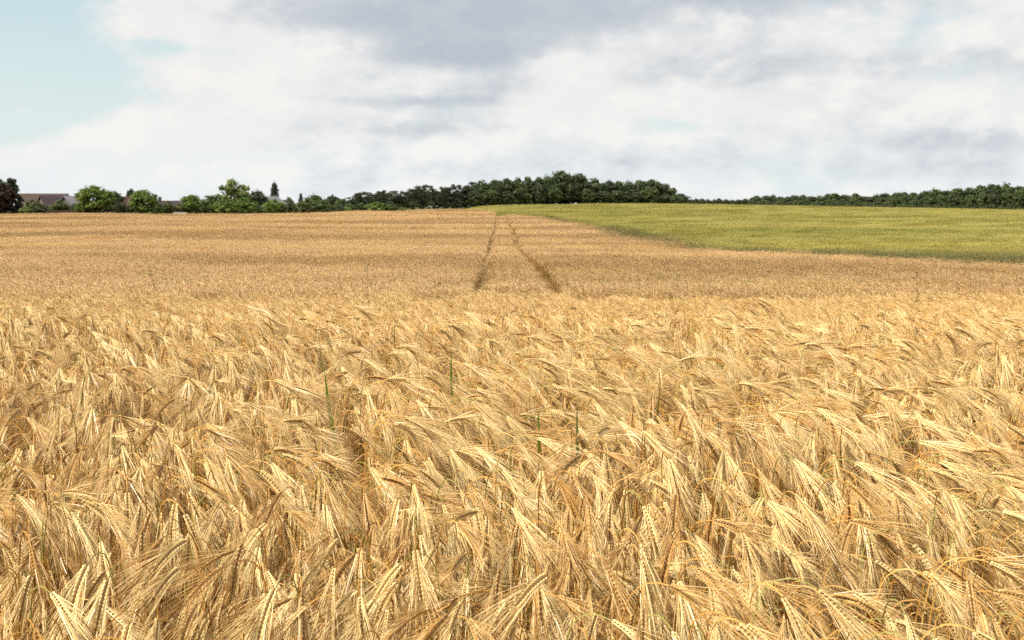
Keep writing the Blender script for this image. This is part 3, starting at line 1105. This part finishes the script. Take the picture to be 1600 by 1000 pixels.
def build_trees():
    rng = np.random.default_rng(77)
    # --- gardens on the left, single trees
    T = [
        ('round', 'leaf_red', 0, 252, 284, 60, 'dark copper-leaved tree at the left edge of the picture', 'copper_tree', 1),
        ('round', 'leaf_dark', 4, 268, 276, 34, 'dark green tree rising behind the copper-leaved tree', 'garden_tree', 2),
        ('spruce', 'leaf_pine', 24, 256, 277, 50, 'dark spiky conifer beside the copper-leaved tree', 'conifer_tree', 1),
        ('round', 'leaf_bright', 152, 253, 288, 62, 'rounded bright green tree right of the brown-roofed house', 'garden_tree', 3),
        ('round', 'leaf_dark', 183, 262, 298, 34, 'dark tree tucked behind the rounded bright green tree', 'garden_tree', 4),
        ('tall', 'leaf_dark', 209, 290, 294, 20, 'small dark treetop above the dark red roof', 'garden_tree', 5),
        ('round', 'leaf_bright', 229, 253, 296, 52, 'rounded dense green tree right of the dark red roof', 'garden_tree', 6),
        ('loose', 'leaf_light', 368, 262, 279, 54, 'tall airy light green tree, highest of the garden trees', 'garden_tree', 7),
        ('round', 'leaf_dark', 405, 270, 297, 38, 'dark brownish tree right of the tall airy tree', 'garden_tree', 8),
        ('column', 'leaf_pine', 431, 290, 288, 20, 'narrow dark columnar conifer above the pale roof', 'columnar_conifer', 2),
        ('spruce', 'leaf_pine', 472, 285, 301, 15, 'small pointed conifer left of the pine wood', 'conifer_tree', 3),
        ('round', 'leaf_mid', 493, 262, 304, 44, 'mid green rounded tree in front of the small pointed conifer', 'garden_tree', 9),
        ('round', 'leaf_mid', 452, 340, 308, 24, 'distant treetop right of the columnar conifer', 'garden_tree', 10),
        ('round', 'leaf_dark', 521, 330, 305, 30, 'dark distant tree at the left end of the pine wood', 'garden_tree', 11),
        ('round', 'leaf_mid', 536, 300, 310, 26, 'mid green tree at the foot of the first pine', 'garden_tree', 12),
    ]
    for i, (k, m, px, d, top, w, lab, nm, sd) in enumerate(T):
        tree(k, m, px, d, top, w, lab, nm, 'tree', None, sd, rng.uniform(0, tau))
    SH = [
        ('leaf_light', 45, 249, 323, 26, 'low yellow-green bush below the dark spiky conifer'),
        ('leaf_olive', 55, 254, 311, 30, 'olive bush in front of the brown-roofed house, left of its gable'),
        ('leaf_olive', 96, 254, 313, 34, 'olive bush in front of the brown-roofed house, right of its gable'),
        ('leaf_dark', 60, 250, 322, 26, 'small dark bush under the brown-roofed house'),
        ('leaf_bright', 127, 249, 316, 16, 'small vivid green bush at the foot of the rounded bright tree'),
        ('leaf_dark', 190, 251, 316, 26, 'dark bush between the two rounded green trees'),
        ('leaf_olive', 266, 253, 313, 20, 'olive bush left of the low white wall'),
        ('leaf_mid', 252, 250, 317, 20, 'green bush under the roof with the chimney'),
        ('leaf_olive', 285, 256, 316, 30, 'dull olive bush directly behind the low white wall'),
        ('leaf_bright', 303, 256, 304, 44, 'green bush right of the low white wall'),
        ('leaf_mid', 332, 254, 305, 40, 'green bush left of the tall airy tree'),
        ('leaf_bright', 352, 250, 311, 42, 'bright green bush at the left foot of the tall airy tree'),
        ('leaf_bright', 385, 250, 308, 46, 'bright green bush at the right foot of the tall airy tree'),
        ('leaf_bright', 429, 250, 311, 46, 'wide bright green bush below the pale roof'),
        ('leaf_olive', 474, 250, 314, 40, 'olive green bush below the small pointed conifer'),
        ('leaf_mid', 505, 252, 313, 36, 'mid green bush right of the olive green bush'),
        ('leaf_bright', 590, 285, 315, 40, 'light green bush at the foot of the pines, wider of two'),
        ('leaf_mid', 612, 285, 318, 26, 'rounded green bush at the foot of the pines, narrower of two'),
        ('leaf_bright', 545, 280, 324, 18, 'small low green bush at the left end of the pine wood'),
        ('leaf_light', 628, 290, 324, 18, 'small pale green bush right of the rounded bush under the pines'),
        ('leaf_mid', 563, 290, 317, 26, 'green bush under the leftmost pines'),
    ]
    for i, (m, px, d, top, w, lab) in enumerate(SH):
        tree('shrub', m, px, d, top, w, lab, 'bush', 'bush', None, i % 5, rng.uniform(0, tau))

    # --- the dark wood in the middle
    ox = [536, 556, 570, 585, 592, 605, 620, 640, 650, 670, 690, 700, 712, 730, 745, 760, 775, 790, 810, 822, 835, 855, 870, 885, 900, 912, 925, 945, 960, 985, 1000, 1010, 1025, 1040, 1050, 1062]
    oy = [312, 300, 297, 301, 293, 294, 297, 296, 287, 286, 287, 285, 288, 283, 280, 279, 280, 279, 277, 276, 273, 272, 267, 265, 268, 276, 277, 279, 280, 280, 281, 279, 281, 289, 293, 302]
    wd = lambda px: np.interp(px, [530, 640, 700, 870, 1060], [318, 350, 395, 462, 490])
    px = 552.0
    i = 0
    while px < 1052:
        d = float(wd(px)) + rng.uniform(-4, 4)
        pine = px < 738
        w = rng.uniform(24, 34) if pine else rng.uniform(30, 44)
        if 860 < px < 905:
            w = 54
        t = float(np.interp(px, ox, oy)) + rng.uniform(-1.0, 3.0)
        if pine:
            tree('pine', 'leaf_pine', px, d, t, w, 'dark pine, {} from the left in the pine row of the central wood', 'pine_tree', 'tree', 'pines of the central wood', i % 4, rng.uniform(0, tau))
        elif 862 < px < 905:
            tree('round', 'leaf_dark', px, d, t, w, 'broad high dark tree at the peak of the central wood, {} from the left', 'wood_tree', 'tree', None, 20, rng.uniform(0, tau))
        else:
            mt = ['leaf_dark', 'leaf_wood', 'leaf_dark'][i % 3]
            lab = 'dark green broadleaf tree, {} dark one from the left in the central wood' if mt == 'leaf_dark' else 'mid green broadleaf tree, {} mid green one from the left in the central wood'
            tree(['round', 'tall'][i % 2], mt, px, d, t, w, lab, 'wood_tree', 'tree', 'broadleaf trees of the central wood', 20 + i % 6, rng.uniform(0, tau))
        px += w * (0.52 if pine else 0.5)
        i += 1
    # front rank, lower
    px = 742.0
    while px < 1060:
        d = float(wd(px)) - rng.uniform(7, 11)
        w = rng.uniform(26, 38)
        t = float(np.interp(px, ox, oy)) + rng.uniform(12, 20)
        mt = ['leaf_wood', 'leaf_dark', 'leaf_wood', 'leaf_dark'][i % 4]
        lab = 'lower dark tree, {} such from the left along the front of the central wood' if mt == 'leaf_dark' else 'lower mid green tree, {} such from the left along the front of the central wood'
        tree('round', mt, px, d, t, w, lab, 'wood_tree', 'tree', 'front rank of the central wood', 20 + i % 6, rng.uniform(0, tau))
        px += w * 0.75
        i += 1
    for (px, w, t, m, lab) in ((826, 14, 309, 'leaf_light', 'small pale bush standing out at the foot of the dark wood'),
                               (1018, 17, 304, 'leaf_olive', 'rounded olive bush near the right end of the central wood'),
                               (1055, 24, 303, 'leaf_wood', 'rounded bush at the right end of the central wood'),
                               (985, 32, 316, 'leaf_wood', 'long low bush at the foot of the wood, left of the olive bush')):
        tree('shrub', m, px, float(wd(px)) - 13, t, w, lab, 'bush', 'bush', None, 3, rng.uniform(0, tau))
    # dark understorey pines, second row
    px = 560.0
    while px < 742:
        d = float(wd(px)) + 9
        tree('tall', 'leaf_dark', px, d, float(np.interp(px, ox, oy)) + rng.uniform(5, 11), 30, 'dark tree behind the row of pines, {} from the left', 'wood_tree', 'tree', 'trees behind the pine row', 20 + i % 6, rng.uniform(0, tau))
        px += 17
        i += 1
    # --- far hedge and the wood on the right
    px = 1066.0
    while px < 1178:
        w = rng.uniform(12, 20)
        tree('round', 'leaf_dark', px, 800, rng.uniform(309.5, 313), w, 'small far tree, {} from the left in the low line right of the central wood', 'far_tree', 'tree', 'far line of small trees', 20 + i % 6, rng.uniform(0, tau))
        px += w * 0.6
        i += 1
    rx = [1170, 1200, 1230, 1260, 1290, 1320, 1345, 1380, 1400, 1440, 1455, 1480, 1510, 1535, 1550, 1575, 1600, 1700]
    ry = [309, 305, 306, 305, 304, 302, 305, 303, 299, 300, 296, 297, 293, 290, 287, 289, 286, 284]
    px = 1180.0
    while px < 1690:
        d = 610 + rng.uniform(-6, 6) - (px - 1180) * 0.10
        w = rng.uniform(20, 30) + (px - 1180) * 0.03
        t = float(np.interp(px, rx, ry)) + rng.uniform(-2.5, 1.5)
        mt = ['leaf_dark', 'leaf_wood', 'leaf_dark', 'leaf_wood'][i % 4]
        lab = ('dark' if mt == 'leaf_dark' else 'mid green') + ' broadleaf tree, {} such from the left in right wood'
        tree(['round', 'tall', 'round'][i % 3], mt, px, d, t, w, lab, 'wood_tree', 'tree', 'broadleaf trees of the wood on the right', 20 + i % 6, rng.uniform(0, tau))
        px += w * 0.5
        i += 1
    px = 1176.0
    while px < 1690:
        d = 597 - (px - 1180) * 0.10
        w = rng.uniform(18, 28) + (px - 1180) * 0.02
        t = float(np.interp(px, rx, ry)) + rng.uniform(6, 11)
        mt = ['leaf_wood', 'leaf_dark', 'leaf_wood'][i % 3]
        lab = 'lower ' + ('dark' if mt == 'leaf_dark' else 'mid green') + ' tree, {} such from the left, front of right wood'
        tree('round', mt, px, d, t, w, lab, 'wood_tree', 'tree', 'front rank of the wood on the right', 20 + i % 6, rng.uniform(0, tau))
        px += w * 0.72
        i += 1
    # undergrowth closes the foot of both woods
    px = 556.0
    while px < 1066:
        w = rng.uniform(16, 26)
        tree('shrub', ['leaf_dark', 'leaf_wood', 'leaf_dark'][i % 3], px, float(wd(px)) + rng.uniform(-3, 1), float(np.interp(px, [540, 640, 700, 760, 870, 1060], [329, 328, 326, 323.5, 320, 319.5])) - rng.uniform(9, 15), w, 'undergrowth bush, {} from the left along the foot of the central wood', 'bush', 'bush', 'undergrowth of the central wood', i % 5, rng.uniform(0, tau))
        px += w * 0.6
        i += 1
    px = 1176.0
    while px < 1690:
        w = rng.uniform(15, 24)
        tree('shrub', ['leaf_dark', 'leaf_wood'][i % 2], px, 594 - (px - 1180) * 0.10, float(np.interp(px, [1175, 1300, 1400, 1500, 1600], [321, 324, 326, 328, 329])) - rng.uniform(7, 11), w, 'undergrowth bush, {} from the left along the foot of the right wood', 'bush', 'bush', 'undergrowth of the wood on the right', i % 5, rng.uniform(0, tau))
        px += w * 0.68
        i += 1
    px = 700.0
    while px < 1066:
        w = rng.uniform(24, 34)
        tree('shrub', 'leaf_dark', px, float(wd(px)) + rng.uniform(10, 14), float(np.interp(px, [700, 760, 870, 1060], [326, 323.5, 320, 319.5])) - rng.uniform(12, 18), w, 'dark shrub, {} from the left inside the central wood', 'bush', 'bush', 'shrubs inside the central wood', i % 5, rng.uniform(0, tau))
        px += w * 0.42
        i += 1
    # clipped and wild hedge plants behind the gardens
    px = 30.0
    while px < 548:
        w = rng.uniform(20, 30)
        tree('shrub', ['leaf_dark', 'leaf_mid', 'leaf_dark', 'leaf_olive'][i % 4], px, 259 + rng.uniform(-1.5, 1.5) + max(0, px - 500) * .5, rng.uniform(316, 322), w, 'low hedge shrub, {} from the left behind the garden bushes', 'hedge_shrub', 'shrub', 'hedge shrubs of the gardens', i % 5, rng.uniform(0, tau))
        px += w * 0.72
        i += 1
    for base, lst in ROWS.items():
        lst.sort(key=lambda a: a[0])
        for n, (_, root) in enumerate(lst):
            root['label'] = base.format(ORD[n])
    # trees continue past the left edge
    for j, px in enumerate((-40, -75, -110)):
        tree('round', ['leaf_dark', 'leaf_mid', 'leaf_dark'][j], px, 262, 290 + 4 * j, 52, ['dark', 'mid green', 'small dark'][j] + ' tree beyond the left edge of the picture', 'garden_tree', 'tree', None, 20 + j)


build_trees()


# ------------------------------------------------------------------ houses, wall
M['tile_brown'] = solid_mat('brown_roof_tiles', (0.075, 0.050, 0.040), 0.85, 0.22, 1.2)
M['tile_purple'] = solid_mat('dark_roof_tiles', (0.050, 0.034, 0.036), 0.85, 0.2, 1.2)
M['tile_red'] = solid_mat('dark_red_roof_tiles', (0.06, 0.026, 0.025), 0.85, 0.2, 1.2)
M['roof_grey'] = solid_mat('pale_grey_roof', (0.19, 0.18, 0.19), 0.7, 0.12, 0.8)
M['render_beige'] = solid_mat('beige_render', (0.24, 0.215, 0.18), 0.9, 0.1, 0.7)
M['render_grey'] = solid_mat('grey_render', (0.14, 0.13, 0.13), 0.9, 0.1, 0.7)
M['brick'] = solid_mat('chimney_brick', (0.16, 0.08, 0.06), 0.9, 0.2, 3.0)
M['white_paint'] = solid_mat('white_wall_paint', (0.78, 0.76, 0.72), 0.8, 0.06, 1.0)
M['glass'] = solid_mat('dark_window_glass', (0.03, 0.035, 0.04), 0.15, 0.1, 1.0)
M['wood_dark'] = solid_mat('dark_fence_wood', (0.07, 0.05, 0.04), 0.9, 0.3, 3.0)


def house(px, d, w, dep, eave, ridge, rz, wall, roof, label, windows=(), chimney=None):
    """gabled house, ridge along its own x axis; sizes in metres, origin on the ground at its centre"""
    x = at(px, d)
    root = link('house', None)
    root.location = (x, d, float(ground_z(x, d)))
    root.rotation_euler = (0, 0, rz)
    tag(root, label, 'house')
    mb = MB()
    hw, hd = w / 2, dep / 2
    V = [(-hw, -hd, -.3), (hw, -hd, -.3), (hw, hd, -.3), (-hw, hd, -.3), (-hw, -hd, eave), (hw, -hd, eave), (hw, hd, eave), (-hw, hd, eave), (-hw, 0, ridge - .1), (hw, 0, ridge - .1)]
    mb.add(V, [(0, 1, 5, 4), (2, 3, 7, 6), (1, 2, 6, 5), (3, 0, 4, 7)], [(5, 6, 9), (7, 4, 8)])
    link('wall', mb.mesh('wall', [M[wall]]), root)
    mb = MB()
    ov, th = 0.35, 0.16
    sl = (ridge - eave) / hd
    for s in (-1, 1):
        e = s * (hd + ov)
        ze = eave - ov * sl
        A = [(-hw - ov, 0, ridge), (hw + ov, 0, ridge), (hw + ov, e, ze), (-hw - ov, e, ze)]
        B = [(a, b, c + th) for a, b, c in A]
        mb.add(A + B, [(0, 1, 2, 3), (7, 6, 5, 4), (0, 4, 5, 1), (1, 5, 6, 2), (2, 6, 7, 3), (3, 7, 4, 0)])
    rf = link('roof', mb.mesh('roof', [M[roof]]), root)
    if chimney is not None:
        mb = MB()
        box(mb, chimney - .35, chimney + .35, -.3, .3, ridge - .5, ridge + 1.0)
        box(mb, chimney - .42, chimney + .42, -.37, .37, ridge + 1.002, ridge + 1.12)
        link('chimney', mb.mesh('chimney', [M['brick']]), rf)
    for (side, u, z0, ww, hh) in windows:
        mb = MB()
        fr = MB()
        if side == 'front':
            box(mb, u - ww / 2, u + ww / 2, -hd - .02, -hd + .1, z0, z0 + hh)
            box(fr, u - ww / 2 - .1, u + ww / 2 + .1, -hd - .10, -hd - .005, z0 - .12, z0 - .003)
        else:
            s = -1 if side == 'left' else 1
            a, b = sorted((s * (hw + .02), s * (hw - .1)))
            box(mb, a, b, u - ww / 2, u + ww / 2, z0, z0 + hh)
            a, b = sorted((s * (hw + .10), s * (hw + .005)))
            box(fr, a, b, u - ww / 2 - .1, u + ww / 2 + .1, z0 - .12, z0 - .003)
        wn = link('window', mb.mesh('window', [M['glass']]), root)
        link('sill', fr.mesh('sill', [M['white_paint']]), wn)
    return root


def build_houses():
    wf = [('front', -3, 1.0, 1.1, 1.2), ('front', 1.5, 1.0, 1.1, 1.2), ('left', 0, 1.0, 1.0, 1.3)]
    house(74, 278, 11.0, 8.5, 2.5, 5.3, radians(4), 'render_beige', 'tile_brown', 'long low house with weathered brown tiled roof between the dark conifer and rounded tree', wf)
    house(88, 268, 5.8, 6.5, 2.4, 4.75, radians(38), 'render_beige', 'tile_purple', 'house wing with pale gable and dark purplish roof in front of the brown roof', [('left', 0, 1.0, .9, 1.2), ('front', 0, .9, 1.0, 1.2)])
    house(120, 264, 5.5, 6.0, 2.2, 4.6, radians(62), 'render_grey', 'roof_grey', 'outbuilding with pale grey sloping roof left of the rounded bright tree', [('front', 0, .9, 1.0, 1.0)])
    house(194, 275, 6.0, 6.5, 2.3, 4.6, radians(-8), 'render_grey', 'tile_red', 'house with dark red roof between the two rounded green trees', [('front', 0, 1.0, 1.0, 1.2), ('front', 2, 1.0, 1.0, 1.2)])
    house(268, 285, 6.5, 7.0, 2.1, 3.6, radians(10), 'render_grey', 'tile_purple', 'low house with a dark chimney left of the green bush', [('front', -1, .9, 1.0, 1.1), ('front', 2, .9, 1.0, 1.1)], -2.4)
    house(425, 282, 6.0, 7.0, 2.2, 4.4, radians(72), 'render_grey', 'roof_grey', 'building with pale sloping roof below the columnar conifer', [('front', 0, .9, 1.0, 1.0)])
    # low white garden wall
    mb = MB()
    d = 251.5
    x0, x1 = at(274, d), at(294, d)
    z = float(ground_z(x0, d))
    root = link('garden_wall', None)
    root.location = ((x0 + x1) / 2, d, z)
    tag(root, 'low white garden wall in front of the olive bush', 'wall')
    L = (x1 - x0) / 2
    box(mb, -L, L, -.1, .1, -.2, 1.15)
    link('wall', mb.mesh('wall', [M['white_paint']]), root)
    mb = MB()
    box(mb, -L - .05, L + .05, -.16, .16, 1.153, 1.24)
    link('coping', mb.mesh('coping', [M['render_grey']]), root)
    # dark board fence along the gardens
    d = 250.5
    x0, x1 = at(62, d), at(122, d)
    root = link('board_fence', None)
    z = float(ground_z((x0 + x1) / 2, d))
    root.location = (x0, d, z)
    tag(root, 'dark wooden board fence below the brown-roofed house', 'fence')
    me = MB()
    box(me, 0.0, 0.28, -.02, .02, 0.05, 1.45)
    me = me.mesh('board', [M['wood_dark']])
    n = int((x1 - x0) / 0.3)
    for i in range(n):
        o = link('board', me, root)
        o.location = (i * 0.3, 0, 0.02 * ((i * 7) % 3))
    mb = MB()
    box(mb, 0, n * .3, .023, .07, 0.4, 0.5)
    box(mb, 0, n * .3, .023, .07, 1.1, 1.2)
    link('rail', mb.mesh('rail', [M['wood_dark']]), root)


build_houses()


# ------------------------------------------------------------------ single green blades and tall grasses
def on_crop(px, py, zc):
    """ground position of a plant whose point at height zc shows at photo pixel (px, py)"""
    a = math.atan((py - 500) / FPX) + PITCH
    d = (CAM_Z - zc) / math.tan(a)
    return at(px, d), d


def blade(px, py_top, px_base, py_base, wid, label, mat='blade'):
    x, y = on_crop(px_base, py_base - 14, 1.08)
    root = link('grass_blade', None)
    root.location = (x, y, float(ground_z(x, y)))
    tag(root, label, 'grass')
    zt = top_z(py_top, y)
    xt = at(px, y) - x
    s = np.linspace(0, 1, 8)
    H = zt - root.location.z
    P = np.stack([xt * s ** 1.6 + 0.02 * np.sin(s * 5), -0.03 * s, H * s], 1)
    w = wid * np.array([.4, .6, .9, 1, 1, .9, .6, .1])
    mb = MB()
    n = len(s)
    V = np.concatenate([P + np.outer(-w, [1, 0.3, 0]), P + np.outer(w, [1, 0.3, 0]), P + np.outer(w * .1, [0, 1, 0]) + [0, .0025, 0]])
    q = [(i, i + 1, 2 * n + i + 1, 2 * n + i) for i in range(n - 1)] + [(2 * n + i, 2 * n + i + 1, n + i + 1, n + i) for i in range(n - 1)]
    mb.add(V, q, None, 0, .6)
    link('leaf', mb.mesh('leaf', [M[mat]]), root)
    mb = MB()
    tube(mb, [(0.004, 0.002, 0), (0.003, 0.002, H * .3), (xt * .1, 0.004, H * .55)], [.002, .002, .0012], 5)
    link('stem', mb.mesh('stem', [M[mat]]), root)


def tall_grass(px_top, py_top, px_base, py_base, zc, label):
    x, y = on_crop(px_base, py_base, zc)
    g = float(ground_z(x, y))
    root = link('tall_grass', None)
    root.location = (x, y, g)
    tag(root, label, 'grass')
    zt = top_z(py_top, y)
    xt = at(px_top, y) - x
    H = zt - g
    s = np.linspace(0, 1, 12)
    P = np.stack([xt * s ** 2.6, 0 * s, H * (s - 0.06 * s ** 4) / 0.94], 1)
    mb = MB()
    k = max(1.0, y / 9)
    tube(mb, P, np.linspace(.0024, .0010, 12) * k, 4, 0, .4)
    link('stem', mb.mesh('stem', [M['margin']]), root)
    rng = np.random.default_rng(int(px_top))
    mb = MB()
    for i in range(26):
        f = rng.uniform(0.66, 1.0)
        p = np.array([np.interp(f, s, P[:, j]) for j in range(3)])
        dr = unit(np.array([np.sign(xt) * .4, 0, -.1]) + rng.normal(0, .6, 3)) * .05 * k * .6
        c = unit(np.cross(dr, rng.normal(0, 1, 3))) * .005 * k
        mb.add(np.stack([p, p + dr * .5 + c, p + dr, p + dr * .5 - c]), [(0, 1, 2, 3)], None, 0, float(rng.uniform(0, 1)))
    link('seed_head', mb.mesh('seed_head', [M['dark_seed']]), root)


blade(515, 575, 534, 632, .0095, 'bright green blade leaning left, standing in the barley left of centre')
blade(713, 545, 708, 612, .0085, 'slim upright green blade, farthest of the green blades near the centre')
blade(912, 628, 913, 682, .008, 'dark green upright blade right of the picture centre', 'weed')
blade(851, 640, 857, 672, .010, 'short yellow-green blade left of the dark green upright blade')
blade(1042, 592, 1020, 640, .0045, 'thin dark blade leaning right among the barley', 'weed')
blade(1135, 640, 1128, 672, .0035, 'short thin green blade right of the leaning dark blade', 'weed')
blade(505, 528, 520, 575, .0045, 'thin dark green stalk behind the bright left-leaning blade', 'weed')
blade(622, 495, 617, 530, .0050, 'small far green blade standing at the back of the near barley', 'weed')
tall_grass(228, 402, 256, 470, 1.05, 'tall dark wild grass bending left above the barley on the left')
tall_grass(1430, 412, 1444, 478, 1.05, 'tall wild grass above the barley on the right')
tall_grass(574, 412, 575, 470, 1.05, 'straight wild grass left of the wheel tracks')
